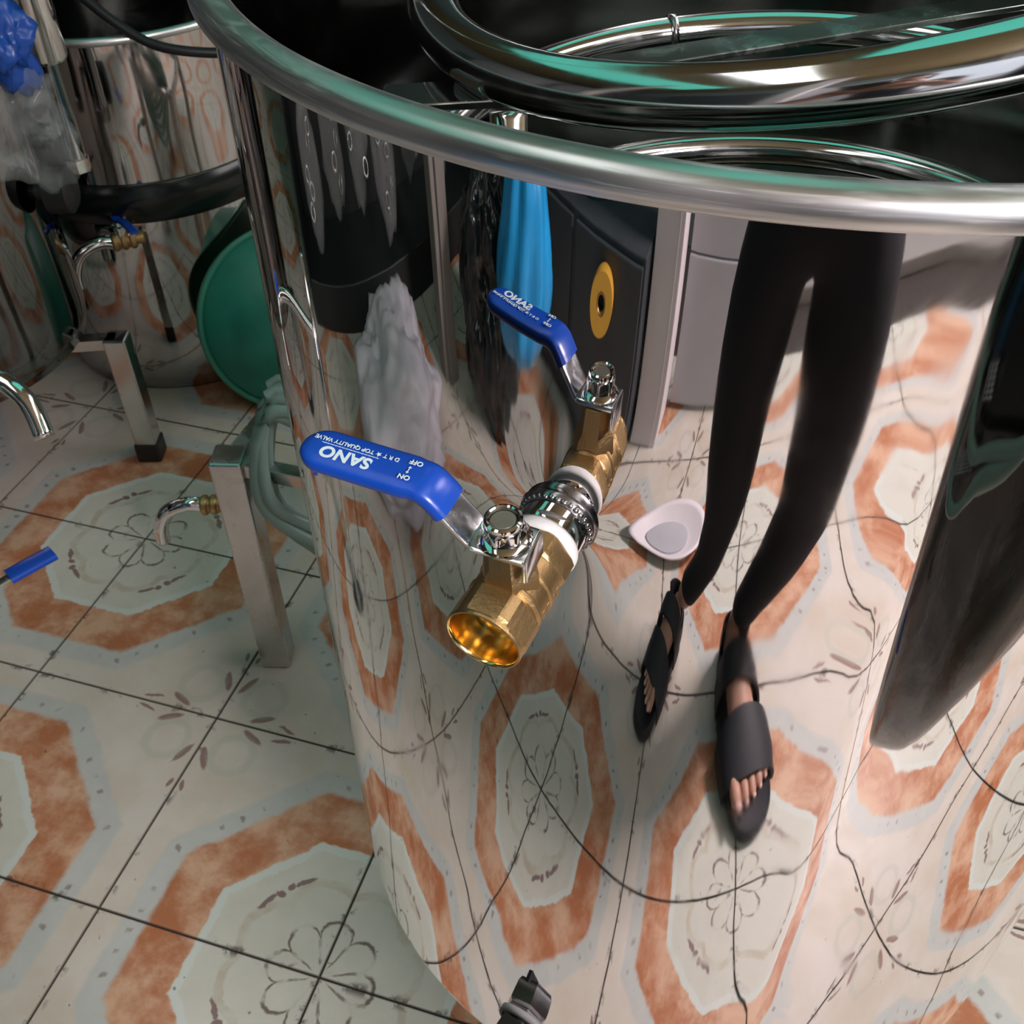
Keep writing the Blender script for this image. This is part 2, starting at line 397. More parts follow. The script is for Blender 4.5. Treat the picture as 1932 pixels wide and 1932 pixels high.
one('outer_wall', wall, M['mirror'], pot, world=True)
one('inner_wall', lambda b: (lathe(b, [(0.2545, 1.128), (0.2545, ZB + .01), (0.245, ZB + .004), (0.02, ZB + .003)], 160)), M['inner'], pot, world=True)
one('pot_base', lambda b: solid(b, [(0.2535, ZB), (0.2535, ZB + .002)], 96), M['leg'], pot, world=True)
one('rim', lambda b: lathe(b, [(0.2590, 1.1205), (0.2650, 1.1212), (0.2660, 1.1222), (0.2662, 1.1250), (0.2660, 1.1280), (0.2645, 1.1300), (0.2615, 1.1312), (0.2580, 1.1312), (0.2550, 1.1303), (0.2530, 1.1287), (0.2528, 1.1270), (0.2545, 1.1250)], 240), M['rim'], pot, world=True)

# valve frame: local x outward along the valve, y to the lever side, z up
tl = math.radians(5.0)
vx = (AX * math.cos(tl) + Vector((0, 0, -math.sin(tl)))).normalized(); vy = Vector((-0.98600, 0.16676, 0)); vz = vx.cross(vy).normalized()
if vz.z < 0: vz = -vz
VF = Matrix.Translation(ROOT) @ Matrix(((vx.x, vy.x, vz.x), (vx.y, vy.y, vz.y), (vx.z, vy.z, vz.z))).to_4x4()
VX = VF @ Matrix(((0, 0, 1, 0), (1, 0, 0, 0), (0, 1, 0, 0), (0, 0, 0, 1)))     # lathe axis z -> valve x
def vl(name, prof, mat, n=48, parent=pot, **kw): return one(name, lambda b: lathe(b, prof, n, VX), mat, parent, world=True, **kw)
vl('outlet_coupling', [(0.0118, -0.006), (0.0122, 0.0005), (0.0122, 0.0135), (0.0116, 0.0145), (0.008, 0.0147)], M['chrome'])
def weldring(b):
    n = 34
    for k in range(n):
        a = 2 * PI * k / n; rr = .0128
        bmesh.ops.create_icosphere(b, subdivisions=2, radius=0.0016, matrix=VX @ Tr(rr * math.cos(a), rr * math.sin(a), 0.0052 + random.uniform(-.0002, .0002)) @ Rz(a) @ Matrix.Diagonal((.75, .95, .9, 1)))
    lathe(b, [(.0118, .001), (.0145, .0030), (.0137, .0054), (.0124, .0068)], 48, VX)
one('weld_bead', weldring, M['weld'], pot, world=True)
vl('thread_tape', [(0.0100, 0.0140), (0.0126, 0.0142), (0.0131, 0.0155), (0.0132, 0.0175), (0.0126, 0.0192), (0.010, 0.0195)], M['tape'])
def hexrow(rf, x, ch=0.0, n=48, rot_=PI / 6):
    out = []
    for k in range(n):
        a = 2 * PI * k / n; aa = ((a - rot_ + PI / 6) % (PI / 3)) - PI / 6
        rr = min(rf / math.cos(aa), rf * 1.155 - ch); out.append((rr * math.cos(a), rr * math.sin(a), x))
    return out
def strip(b, rows, M4):
    vr = [[b.verts.new(M4 @ Vector(q)) for q in row] for row in rows]
    for A_, B_ in zip(vr[:-1], vr[1:]):
        n = len(A_)
        for k in range(n): b.faces.new((A_[k], A_[(k + 1) % n], B_[(k + 1) % n], B_[k]))
def circ(r_, x, n=48): return [(r_ * math.cos(2 * PI * k / n), r_ * math.sin(2 * PI * k / n), x) for k in range(n)]
def body(b):
    strip(b, [circ(.0095, .0178), circ(.0112, .0180), hexrow(.0119, .0188, .0012), hexrow(.0121, .0198, .0004), hexrow(.0121, .0272, .0004), hexrow(.0119, .0280, .0012),
              circ(.0123, .0284), circ(.0126, .0290), circ(.0126, .0345), circ(.0133, .0352), circ(.0133, .0362), circ(.0126, .0369), circ(.0126, .0430), circ(.0131, .0438), circ(.0131, .0447), circ(.0122, .0456),
              hexrow(.0124, .0466, .0014), hexrow(.0127, .0474, .0008), hexrow(.0127, .0568, .0008), hexrow(.0126, .0580, .0012), circ(.0133, .0588), circ(.0131, .0596), circ(.0126, .0597)], VX)
    # raised cast mark on the side
    for k in range(4):
        box(b, (0.030 + .0035 * k, -.0129, -.003), (0.032 + .0035 * k, -.0119, .0005), VF, .0003)
vb = one('valve_body', body, M['brass'], pot, world=True, auto=18)
pr_ = [(.0126, .0597), (.0121, .0592)]
for k in range(4): pr_ += [(.0120 - .00028 * k, .0582 - .0030 * k), (.0117 - .00028 * k, .0568 - .0030 * k)]
pr_ += [(.0100, .0445), (.0078, .0430), (.0074, .0400)]
one('threaded_bore', lambda b: lathe(b, pr_, 64, VX), M['brass_bright'], pot, world=True, auto=50)
def ballf(b):
    bmesh.ops.create_uvsphere(b, u_segments=32, v_segments=16, radius=.0088, matrix=VF @ Tr(.0335, 0, 0))
one('ball', ballf, M['bore'], pot, world=True)
SX = .0385
def neck(b):
    solid(b, [(.0105, .008), (.0095, .0145), (.0078, .0165), (.0072, .0255), (.0066, .0262)], 6, VF @ Tr(SX, 0, 0) @ Rz(PI / 6))
one('stem_neck', neck, M['brass'], pot, world=True, auto=35)
# lever: a bent plate swept in the y-z plane, width along x
def ribbon(b, pts, w0, w1, th_, M4, rnd=3):
    n = len(pts); rows = []
    for i in range(n):
        y, z = pts[i]; a = pts[max(0, i - 1)]; c2 = pts[min(n - 1, i + 1)]
        ty, tz = c2[0] - a[0], c2[1] - a[1]; L = math.hypot(ty, tz); ny, nz = -tz / L, ty / L
        w = w0[i] if isinstance(w0, list) else w0; tk = th_[i] if isinstance(th_, list) else th_
        row = []
        prof_ = []
        for k in range(20):
            a_ = 2 * PI * k / 20; ex = 2.0 / rnd
            cx_ = math.copysign(abs(math.cos(a_)) ** ex, math.cos(a_)); sx_ = math.copysign(abs(math.sin(a_)) ** ex, math.sin(a_))
            prof_.append((cx_ * w / 2, sx_ * tk / 2))
        for (px, pt) in prof_: row.append(b.verts.new(M4 @ Vector((px, y + ny * pt, z + nz * pt))))
        rows.append(row)
    for A_, B_ in zip(rows[:-1], rows[1:]):
        for k in range(20): b.faces.new((A_[k], A_[(k + 1) % 20], B_[(k + 1) % 20], B_[k]))
    b.faces.new(list(reversed(rows[0]))); b.faces.new(rows[-1])
LV = VF @ Tr(SX + .0018, 0, .0015) @ Rz(-0.06)
def bez(pts, k=6): return [(q.x, q.y) for q in smoothpath([(a, b_, 0) for a, b_ in pts], k)]
lp = bez([(-.0085, .0262), (0, .0262), (.0085, .0262), (.0110, .0272), (.0172, .0345), (.0205, .0388), (.0236, .0418), (.028, .0430), (.043, .0436), (.060, .0442)], 4)
def leverplate(b):
    ribbon(b, lp, [.0150 if q[0] < .009 else .0128 for q in lp], None, .0022, LV, 8)
    box(b, (-.0070, -.0098, .0170), (.0070, -.0080, .0272), LV, .0007)      # down-turned stop tab
lev = one('valve_lever', leverplate, M['zinc'], pot, world=True, auto=40)
sp = bez([(.0182, .0357), (.0190, .0368), (.0207, .0390), (.0237, .0419), (.028, .0431), (.043, .0437), (.057, .0443), (.063, .0446), (.0660, .0447), (.0673, .0447)], 5)
ws = []; tk = []
for (y_, z_) in sp:
    e_ = max(0.0, (y_ - .0590) / .0085); w_ = math.sqrt(max(0.02, 1 - min(1, e_) ** 2)); ws.append(.0160 * w_ if y_ > .03 else .0150); tk.append(.0064 * (w_ ** .6))
one('handle_sleeve', lambda b: ribbon(b, sp, ws, None, tk, LV, 3.2), M['sleeve'], lev, world=True, auto=60)
# print on the sleeve
def lettering(txt, size, at, mat, parent, M4, bold=0.0, spc=1.0):
    cu = bpy.data.curves.new('lettering', 'FONT'); cu.body = txt; cu.size = size; cu.align_x = 'LEFT'; cu.offset = bold; cu.space_character = spc; cu.extrude = 0.00008
    o = bpy.data.objects.new('lettering', cu); COL.objects.link(o)
    dg = bpy.context.evaluated_depsgraph_get(); me = bpy.data.meshes.new_from_object(o.evaluated_get(dg)); COL.objects.unlink(o); bpy.data.objects.remove(o)
    me.transform(M4 @ Tr(*at)); me.materials.clear(); me.materials.append(mat)
    q = bpy.data.objects.new('lettering', me); COL.objects.link(q); q.parent = parent; q.matrix_parent_inverse = WM(parent).inverted(); return q
# text basis: reads along +y (towards the tip), its top towards +x (away from the pot)
def TB(y, x, z=.04445, slope=0.04):
    return LV @ Tr(x, y, z) @ Matrix.Rotation(slope, 4, 'X') @ Matrix(((0, 1, 0, 0), (1, 0, 0, 0), (0, 0, 1, 0), (0, 0, 0, 1)))
ZL = .0470
lettering('SANO', .0062, (0, 0, 0), M['print'], lev, TB(.0420, .0006, ZL), bold=.00022, spc=1.05)
lettering('D R T \u2605 TOP QUALITY VALVE', .00215, (0, 0, 0), M['print'], lev, TB(.0345, -.0028, ZL), bold=.00003)
lettering('_______________', .0026, (0, 0, 0), M['print'], lev, TB(.0410, -.00035, ZL), bold=.00002)
lettering('ON', .0025, (0, 0, 0), M['print'], lev, TB(.0280, .0030, ZL), bold=.00006)
lettering('OFF', .0025, (0, 0, 0), M['print'], lev, TB(.0268, -.0036, ZL), bold=.00006)
def arrow(b):
    m4 = TB(.0300, .0004, ZL)
    box(b, (-.00015, -.0008, 0), (.00015, .0012, .00008), m4)
    for sg in (1, -1):
        y0 = .0002 + sg * .0016
        vs = [b.verts.new(m4 @ Vector(q)) for q in ((-.0006, y0 - sg * .0008, .00006), (.0006, y0 - sg * .0008, .00006), (0, y0, .00006))]
        b.faces.new(vs)
one('lettering', arrow, M['print'], lev, world=True, smooth=False)
def nut(b):
    m4 = VF @ Tr(SX + .0018, 0, .0290)
    strip(b, [circ(.0045, 0), circ(.0085, .0000), circ(.0087, .0005), circ(.0080, .0012), hexrow(.0062, .0018, .0003), hexrow(.0062, .0058, .0003), circ(.0064, .0066), circ(.0060, .0070), circ(.0062, .0078), circ(.0060, .0088), circ(.0052, .0092), circ(.0046, .0088), circ(.0044, .0060)], m4)
one('stem_nut', nut, M['chrome'], pot, world=True, auto=35)
one('stem', lambda b: solid(b, [(.0044, .016), (.0044, .0366), (.0036, .0373)], 24, VF @ Tr(SX + .0018, 0, 0)), M['stem'], pot, world=True, auto=35)

# low drain outlet on the same wall (its mirror image shows at the bottom edge)
a_ = math.radians(-105.5); dn = Vector((math.cos(a_), math.sin(a_), 0)); DM = align(dn, dn * R0 + Vector((0, 0, .506)))
one('drain_outlet', lambda b: lathe(b, [(.016, -.004), (.016, .016), (.0155, .017), (.0180, .019), (.0185, .024), (.0185, .032), (.0165, .036), (.0130, .036), (.0120, .018)], 6, DM @ Rz(.3)), M['leg'], pot, world=True, auto=35)
one('drain_ring', lambda b: lathe(b, [(.0150, .0080), (.0182, .0085), (.0182, .0130), (.0150, .0135)], 40, DM), M['tape'], pot, world=True)
one('drain_plug', lambda b: box(b, (-.0022, -.006, .032), (.0022, .016, .042), DM @ Rz(.4), .0006), M['black'], pot, world=True)

# stand that carries the pot
st = empty('pot_stand', (0, 0, 0), 'low steel tripod stand under the large polished pot', 'stand')
one('top_ring', lambda b: tube(b, [(.222 * math.cos(2 * PI * k / 64), .222 * math.sin(2 * PI * k / 64), ZB - .011) for k in range(64)], .0105, 10, closed=True), M['leg'], st)
for az in (-82, 38, 158):
    a_ = math.radians(az); x_, y_ = .222 * math.cos(a_), .222 * math.sin(a_)
    lg = one('leg', lambda b: box(b, (-.013, -.013, .012), (.013, .013, ZB - .018), Tr(x_, y_, 0) @ Rz(a_), .002), M['leg'], st, smooth=False)
    one('foot', lambda b: box(b, (-.0145, -.0145, 0), (.0145, .0145, .03), Tr(x_, y_, 0) @ Rz(a_), .003), M['black'], lg, smooth=False)

# ------------------------------------------------------------------ steel tube coil lying in the pot
coil = empty('tube_coil', (0, 0, ZB + .01), 'coil of thick shiny steel tube rising above the open top of the large pot', 'coil')
def ringpath(cx, cy, r_, z_, tx, ty, a0, a1, n):
    out = []
    for k in range(n + 1):
        a = math.radians(a0 + (a1 - a0) * k / n); ex, ey = r_ * math.cos(a), r_ * math.sin(a)
        out.append((cx + ex, cy + ey, z_ + tx * ex + ty * ey))
    return out
one('top_turn', lambda b: tube(b, ringpath(.0166, -.0614, .1604, 1.160, .2152, .1322, 0, 360, 120)[:-1], .0096, 20, closed=True), M['tube'], coil, world=True)
for (cx, cy, r_, z_, tx, ty) in ((.0, .0, .176, 1.024, .04, .02), (.0, .0, .178, .948, .03, .01), (.0, .0, .178, .885, .03, .01)):
    one('lower_turn', lambda b: tube(b, ringpath(cx, cy, r_, z_, tx, ty, 0, 360, 120)[:-1], .0098, 16, closed=True), M['tube'], coil, world=True)
one('weld_collar', lambda b: tube(b, [(.0, .0, -.002), (0, 0, .002)], .0112, 20, align((.88, .45, .03), (-.085, .154, 1.024))), M['weld'], coil, world=True)
def flatbar(b, p0, p1, w, th_, up=(0, 0, 1)):
    p0, p1 = Vector(p0), Vector(p1); d = (p1 - p0); L = d.length; d.normalize(); upv = Vector(up); s_ = upv.cross(d).normalized(); n_ = d.cross(s_)
    m4 = Matrix.Translation(p0) @ Matrix(((d.x, s_.x, n_.x), (d.y, s_.y, n_.y), (d.z, s_.z, n_.z))).to_4x4()
    box(b, (0, -w / 2, -th_ / 2), (L, w / 2, th_ / 2), m4, .0006)
one('flat_strap', lambda b: flatbar(b, (-.115, -.048, 1.067), (.172, .176, 1.067), .020, .003, (0, 0, 1)), M['strap'], coil, world=True, smooth=False)
one('bracket', lambda b: flatbar(b, (-.128, -.186, 1.108), (-.078, -.175, 1.112), .020, .003), M['tube'], coil, world=True, smooth=False)
for (x_, y_, z1) in ((-.1, -.130, 1.085),):
    one('post', lambda b: tube(b, [(x_, y_, z1), (x_ * 1.02, y_ * 1.02, .75), (x_ * 1.02, y_ * 1.02, .497)], .0075, 14), M['tube'], coil, world=True)

# ------------------------------------------------------------------ other pots and gear behind, left
def mirror_pot(name, loc, R_, H_, label, mat=M['mirror2'], band=None, group=None):
    e = empty(name, loc, label, 'pot', group)
    def w_(b):
        rows = []
        for k in range(25):
            rows.append((R_ if k else R_ - .004, .004 + (H_ - .004) * k / 24))
        lathe(b, [(0.01, .003)] + rows, 72)
    one('outer_wall', w_, mat, e)
    one('inner_wall', lambda b: lathe(b, [(R_ - .004, H_), (R_ - .004, .02), (.01, .018)], 48), M['inner'], e)
    one('rim', lambda b: lathe(b, [(R_, H_ - .012), (R_ + .006, H_ - .010), (R_ + .006, H_ - .002), (R_ + .002, H_ + .002), (R_ - .006, H_ + .001), (R_ - .006, H_ - .004)], 72), M['rim'], e)
    if band: one('band', lambda b: lathe(b, [(R_ - .001, band[0]), (R_ + .004, band[0] + .003), (R_ + .004, band[1] - .003), (R_ - .001, band[1])], 72), M['band'], e)
    return e
potB = mirror_pot('stock_pot', (-1.235, 1.165, 0), .255, .675, 'tall mirror steel pot with a black band standing on the floor behind the tap', band=(.36, .435))
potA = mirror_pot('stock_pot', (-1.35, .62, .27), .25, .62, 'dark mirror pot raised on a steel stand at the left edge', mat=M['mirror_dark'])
one('handle', lambda b: tube(b, [(.245, 0, 0), (.262, 0, .0), (.268, 0, 0), (.300, 0, 0), (.306, 0, 0)], [.012, .012, .034, .034, .026], 20, Tr(0, 0, .26) @ Rz(math.radians(20))), M['black'], potA, auto=40)

def tap(loc, rz, parent, handle=True, sc=1.0):
    """bent spout tap: local +x points away from what it is screwed into, origin at the thread"""
    e = bpy.data.objects.new('spout_tap', None); COL.objects.link(e); e.parent = parent; e.location = Vector(loc) - parent.location; e.rotation_euler = (0, 0, rz); e.scale = (sc, sc, sc); e.empty_display_size = .03
    MX = Matrix(((0, 0, 1, 0), (0, 1, 0, 0), (-1, 0, 0, 0), (0, 0, 0, 1)))
    prof_ = [(.009, -.012), (.009, -.002)]
    for k in range(3): x0 = -.002 + .013 * k; prof_ += [(.0115, x0 + .001), (.0145, x0 + .004), (.0145, x0 + .009), (.0115, x0 + .012)]
    one('brass_nipple', lambda b: solid(b, prof_, 24, MX), M['brass'], e, auto=35)
    one('spout', lambda b: tube(b, smoothpath([(.034, 0, 0), (.055, 0, .003), (.085, 0, -.010), (.100, 0, -.038), (.103, 0, -.065)], 6), .0105, 18), M['chrome'], e)
    if handle:
        one('bonnet', lambda b: solid(b, [(.009, 0), (.009, .016), (.006, .018), (.006, .026)], 16, Tr(.02, 0, .008)), M['zinc'], e, auto=35)
        one('handle', lambda b: ribbon(b, bez([(-.008, 0), (.008, 0), (.025, .008), (.05, .013), (.085, .014)], 4), .013, None, .005, Tr(.02, 0, .036) @ Rz(.25), 4), M['sleeve'], e, auto=50)
    return e
tapB = tap((-1.1366, .9254, .335), math.radians(-142), potB, sc=1.15)

# stand of pot A: posts rise past the shelf and carry black caps
sa = empty('pot_stand', (-1.35, .62, 0), 'square legged steel stand with black feet under the dark left pot', 'stand')
for k in range(3):
    a_ = math.radians(22.5 + 120 * k); x_, y_ = .295 * math.cos(a_), .295 * math.sin(a_)
    lg = one('leg', lambda b: box(b, (-.019, -.019, .03), (.019, .019, .262), Tr(x_, y_, 0) @ Rz(.3), .003), M['leg'], sa, smooth=False)
    one('foot', lambda b: box(b, (-.022, -.022, 0), (.022, .022, .04), Tr(x_, y_, 0) @ Rz(.3), .004), M['black'], lg, smooth=False)
    one('rail', lambda b: flatbar(b, (0, 0, .252), (x_, y_, .252), .025, .02), M['leg'], sa, smooth=False)
# low stand with the bundle of hose, seen left of the big pot
sb = empty('low_stand', (-.43, .56, 0), 'low steel stand with a square leg beside the big pot, hose hung on it', 'stand')
for (x_, y_) in ((-.205, -.2), (.2, -.2), (-.2, .2), (.2, .2)):
    one('leg', lambda b: box(b, (-.021, -.021, 0), (.021, .021, .40), Tr(x_, y_, 0) @ Rz(.25), .003), M['leg'], sb, smooth=False)
for (p0_, p1_) in (((-.205, -.2), (.2, -.2)), ((-.2, .2), (.2, .2)), ((-.205, -.2), (-.2, .2)), ((.2, -.2), (.2, .2))):
    one('rail', lambda b: flatbar(b, (p0_[0], p0_[1], .385), (p1_[0], p1_[1], .385), .02, .02), M['leg'], sb, smooth=False)
tapS = tap((-.690, .405, .262), math.radians(200), sb, handle=False, sc=1.0)

hose = empty('hose_coil', (-.55, .40, .33), 'coil of pale green clear hose draped over the low stand', 'hose')
rnd = random.Random(3)
for k in range(7):
    wd_ = .125 + .010 * k; bot = .27 - .026 * k; yy = .395 + .010 * k; x0 = -.452 + .005 * k
    pts = []
    for (fx_, fz_) in ((-1.0, .93), (-.55, 1.0), (.2, 1.0), (.9, .95), (1.08, .7), (.95, .35), (.45, .04), (-.1, .0), (-.62, .25), (-.95, .62)):
        zz = bot + (.425 + .007 * (k % 4) - bot) * fz_ - (.10 * (fx_ + .6) if fz_ > .8 else 0)
        pts.append((x0 + wd_ * fx_ + rnd.uniform(-.008, .008), yy + (.035 if fz_ > .8 else -.02) * 1.0 + rnd.uniform(-.012, .012) + .05 * fx_, zz))
    one('hose_loop', lambda b: tube(b, smoothpath(pts, 5, True), .0088, 10, closed=True), M['hose'], hose, world=True)

gb = empty('basin', (-.855, .965, 0), 'round green plastic basin stood on its edge behind the hose', 'basin')
GM = Tr(0, 0, .178) @ align((.62, -.70, .35)) @ Matrix.Diagonal((.86, .86, .86, 1)) 
one('bowl', lambda b: lathe(b, [(.01, -.0), (.13, .0), (.19, .085), (.205, .09), (.205, .094), (.187, .090), (.127, .005), (.01, .005)], 64, GM @ Matrix.Diagonal((1, 1, -1, 1))), M['green'], gb)
one('rim', lambda b: lathe(b, [(.196, -.086), (.208, -.088), (.209, -.096), (.198, -.097)], 64, GM, closed=True), M['green_rim'], gb)

# thick chrome pipe with a sleeve, upper left
pp = empty('pipe', (-1.125, .825, .52), 'upright chrome pipe with a thicker sleeve in front of the banded pot', 'pipe')
one('pipe_tube', lambda b: tube(b, [(0, 0, .0), (0, 0, 2.15)], .015, 24), M['chrome'], pp)
one('sleeve', lambda b: solid(b, [(.015, .160), (.028, .162), (.031, .168), (.031, .55), (.028, .553)], 32), M['tube'], pp, auto=40)
one('end_nut', lambda b: solid(b, [(.015, -.012), (.019, -.010), (.019, .010), (.015, .014)], 6), M['chrome'], pp, auto=35)

def crumple(b, rx, ry, rz_, amp, fr, seed, sub=4):
    bmesh.ops.create_icosphere(b, subdivisions=sub, radius=1.0)
    o_ = Vector((seed * 3.1, seed * 1.7, seed))
    for v_ in b.verts:
        n1 = noise.noise(v_.co * fr + o_); n2 = abs(noise.noise(v_.co * fr * 2.3 + o_))
        k = 1 + amp * n1 - amp * .8 * n2
        v_.co = Vector((v_.co.x * rx * k, v_.co.y * ry * k, v_.co.z * rz_ * k))
hb = empty('clear_bag', (-.985, .575, .695), 'crinkled clear plastic bag with a knotted dark blue neck hanging at the upper left', 'bag')
one('bag_film', lambda b: crumple(b, .068, .062, .070, .6, 2.0, 9), M['film'], hb)
one('bag_neck', lambda b: (crumple(b, .040, .034, .052, .6, 1.5, 4), bmesh.ops.translate(b, verts=b.verts, vec=(.015, .0, .105))), M['bag_navy'], hb)
one('hang_string', lambda b: tube(b, [(.015, 0, .14), (.015, 0, 1.99)], .0025, 6), M['cable'], hb)
cable = one('cable', lambda b: tube(b, smoothpath([(-1.35, 1.05, 1.0), (-1.22, .98, .80), (-1.08, .96, .690), (-.97, .98, .655), (-.80, 1.10, .64), (-.6, 1.3, .62)], 8), .008, 10), M['cable'])
tag(cable, 'black cable hanging across the rim of the banded pot', 'cable')

mf = empty('standpipe', (-.95, .0, 0), 'steel standpipe at the left edge whose blue lever and chrome spout reach in', 'pipe')
one('pipe_tube', lambda b: tube(b, [(0, 0, 0), (0, 0, .62)], .014, 18), M['chrome'], mf)
one('foot_flange', lambda b: solid(b, [(.04, 0), (.04, .008), (.018, .012), (.016, .02)], 24), M['leg'], mf, auto=35)
LM = Rz(math.radians(62))
one('lever_plate', lambda b: ribbon(b, bez([(-.0, .30), (.03, .30), (.12, .298), (.205, .300)], 4), .013, None, .003, LM @ Rz(-PI / 2), 6), M['zinc'], mf, auto=40)
one('handle_sleeve', lambda b: ribbon(b, bez([(.192, .3005), (.215, .301), (.245, .301), (.252, .301)], 4), .026, None, .011, LM @ Rz(-PI / 2), 3.2), M['sleeve'], mf, auto=50)
one('spout', lambda b: tube(b, smoothpath([(.0, .0, .50), (.02, .16, .535), (.065, .265, .535), (.115, .275, .510), (.145, .255, .470)], 6), .012, 18), M['chrome'], mf)
one('spout_cap', lambda b: solid(b, [(.015, .0), (.016, .004), (.016, .02), (.012, .024)], 20, Tr(.062, .272, .540)), M['sleeve'], mf, auto=40)
# ------------------------------------------------------------------ things behind the photographer, seen in the mirror
colm = struct('trim_column', lambda b: (box(b, (-.435, -1.70, 0), (-.290, -1.60, 2.7), bev=.004), box(b, (-.318, -1.6005, 0), (-.314, -1.598, 2.7))), M['white_paint'])
sh = empty('steel_sheet', (-.08, -1.72, 0), 'grey steel sheet panel standing beside the white column', 'panel')
for k in range(6):
    one('slat', lambda b: box(b, (-.195, -.012 - .004 * (k % 2), .012 + .30 * k), (.245, .012 - .004 * (k % 2), .308 + .30 * k), bev=.003), M['shutter'], sh, smooth=False)
struct('trim_post', lambda b: (box(b, (-1.46, -1.02, 0), (-1.39, -.94, 2.7), bev=.006), box(b, (-1.40, -1.035, 0), (-1.37, -.97, 2.7), bev=.004)), M['grey_post'])
rack = empty('display_rack', (-1.76, -.85, 0), 'dark display rack along the left hung with clear bags, seen only in the mirror', 'rack')
one('back_panel', lambda b: box(b, (-.34, -1.1, .0), (-.30, 1.0, 2.0)), M['rack'], rack, smooth=False)
one('base_cupboard', lambda b: box(b, (-.30, -1.1, 0), (0, 1.0, .12), bev=.004), M['rack'], rack, smooth=False)
one('shelf', lambda b: box(b, (-.30, -1.1, 1.15), (0, 1.0, 1.175)), M['rack'], rack, smooth=False)
one('hanging_rail', lambda b: tube(b, [(.03, -1.1, .80), (.03, 1.0, .80)], .008, 10), M['leg'], rack)
for y_ in (-1.09, .99): one('side_panel', lambda b: box(b, (-.30, y_ - .01, .12), (.045, y_ + .01, 1.15)), M['rack'], rack, smooth=False)
rr_ = random.Random(11)
ORD = ['first', 'second', 'third', 'fourth', 'fifth', 'sixth', 'seventh', 'eighth', 'ninth']
for k in range(9):
    y_ = -1.80 + .215 * k; zc = .46 + rr_.uniform(-.08, .08)
    e = empty('parts_bag', (-1.66, y_, zc), '%s clear bag of steel rings along the rack rail, counted from the doorway' % ORD[k], 'bag', 'clear bags hanging on the rack')
    one('bag_film', lambda b: crumple(b, .045, .085, .17, .35, 1.7, k + 20, 3), M['film'], e)
    one('hang_string', lambda b: tube(b, [(0, 0, .14), (0, 0, .792 - zc)], .002, 6), M['leg'], e)
    for q in range(5):
        at_ = (rr_.uniform(-.02, .03), rr_.uniform(-.05, .05), -.09 + .045 * q)
        one('ring', lambda b: tube(b, [(.017 * math.cos(2 * PI * w / 16), .017 * math.sin(2 * PI * w / 16), 0) for w in range(16)], .004, 6, Tr(*at_) @ align((rr_.uniform(.3, 1), rr_.uniform(-1, 1), rr_.uniform(-.3, .6))), closed=True), M['chrome'], e)
ws_ = one('white_sack', lambda b: crumple(b, .25, .29, .19, .30, 1.7, 3, 5), M['bag_white']); ws_.location = (-1.28, -.52, .13)
tag(ws_, 'crumpled white plastic sack on the floor, mirrored left of the valve', 'sack')
bh = one('black_bag', lambda b: crumple(b, .17, .19, .29, .34, 2.0, 17, 5), M['sack']); bh.location = (-1.17, -1.20, .255)
tag(bh, 'wrinkled black bag on the floor beside the light blue bag, mirrored behind the valve', 'bag')
ty = empty('tray', (-.07, -1.30, 0), 'white oval tray on the floor behind the further sandal, mirrored right of the valve', 'tray')
OV = Matrix.Diagonal((1.0, .72, 1, 1))
one('tray_body', lambda b: lathe(b, [(.01, .002), (.10, .002), (.135, .030), (.150, .034), (.150, .038), (.132, .034), (.098, .006), (.01, .006)], 56, OV), M['white_paint'], ty)
one('tray_liner', lambda b: solid(b, [(.085, .0065), (.085, .012), (.075, .013)], 48, OV), M['shutter'], ty, auto=40)
bl = empty('blue_bag', (-.90, -1.18, .46), 'light blue plastic bag hanging full, mirrored above the lever', 'bag')
def bagm(b):
    rows = []
    for k in range(22):
        f_ = k / 21; z_ = -.20 + .50 * f_
        rr = .125 * math.sin(PI * min(1, (f_ * 1.05 + .02)) ** .62) ** .8 * (1 - .25 * f_) + .008
        row = []
        for q in range(48):
            a = 2 * PI * q / 48; w_ = 1 + .16 * noise.noise(Vector((math.cos(a) * 2.2, math.sin(a) * 2.2, z_ * 6))) + .07 * math.sin(a * 9 + z_ * 14)
            row.append(b.verts.new((rr * w_ * math.cos(a), rr * w_ * math.sin(a), z_)))
        rows.append(row)
    for A_, B_ in zip(rows[:-1], rows[1:]):
        for q in range(48): b.faces.new((A_[q], A_[(q + 1) % 48], B_[(q + 1) % 48], B_[q]))
    b.faces.new(list(reversed(rows[0]))); b.faces.new(rows[-1])
one('bag_film', bagm, M['bag_blue'], bl)
one('hang_string', lambda b: tube(b, [(0, 0, .29), (0, 0, 2.23)], .003, 6), M['cable'], bl)
cr = empty('plinth', (-.85, -1.78, 0), 'dark grey plinth cupboard against the front wall under the teal bucket', 'cupboard')
one('cupboard_body', lambda b: box(b, (-.42, -.26, .0), (.40, .24, .36), bev=.004), M['crate'], cr, smooth=False)
struct('trim_panel', lambda b: box(b, (-1.75, -2.20, .0), (-.45, -2.16, 2.0)), M['crate'])
for x_ in (-.21, .20): one('door', lambda b: box(b, (x_ - .195, .24, .02), (x_ + .19, .252, .345), bev=.003), M['crate'], cr, smooth=False)
bk = empty('bucket', (-.83, -1.74, .36), 'teal plastic bucket standing on the grey plinth', 'bucket')
one('bucket_wall', lambda b: lathe(b, [(.01, .0), (.13, .0), (.135, .004), (.165, .27), (.172, .275), (.172, .285), (.160, .285), (.128, .010), (.01, .008)], 56), M['teal'], bk)
one('handle', lambda b: tube(b, [(.168 * math.cos(PI * k / 16), .03 + .02 * math.sin(PI * k / 16), .26 - .11 * math.sin(PI * k / 16)) for k in range(17)], .004, 8), M['leg'], bk)
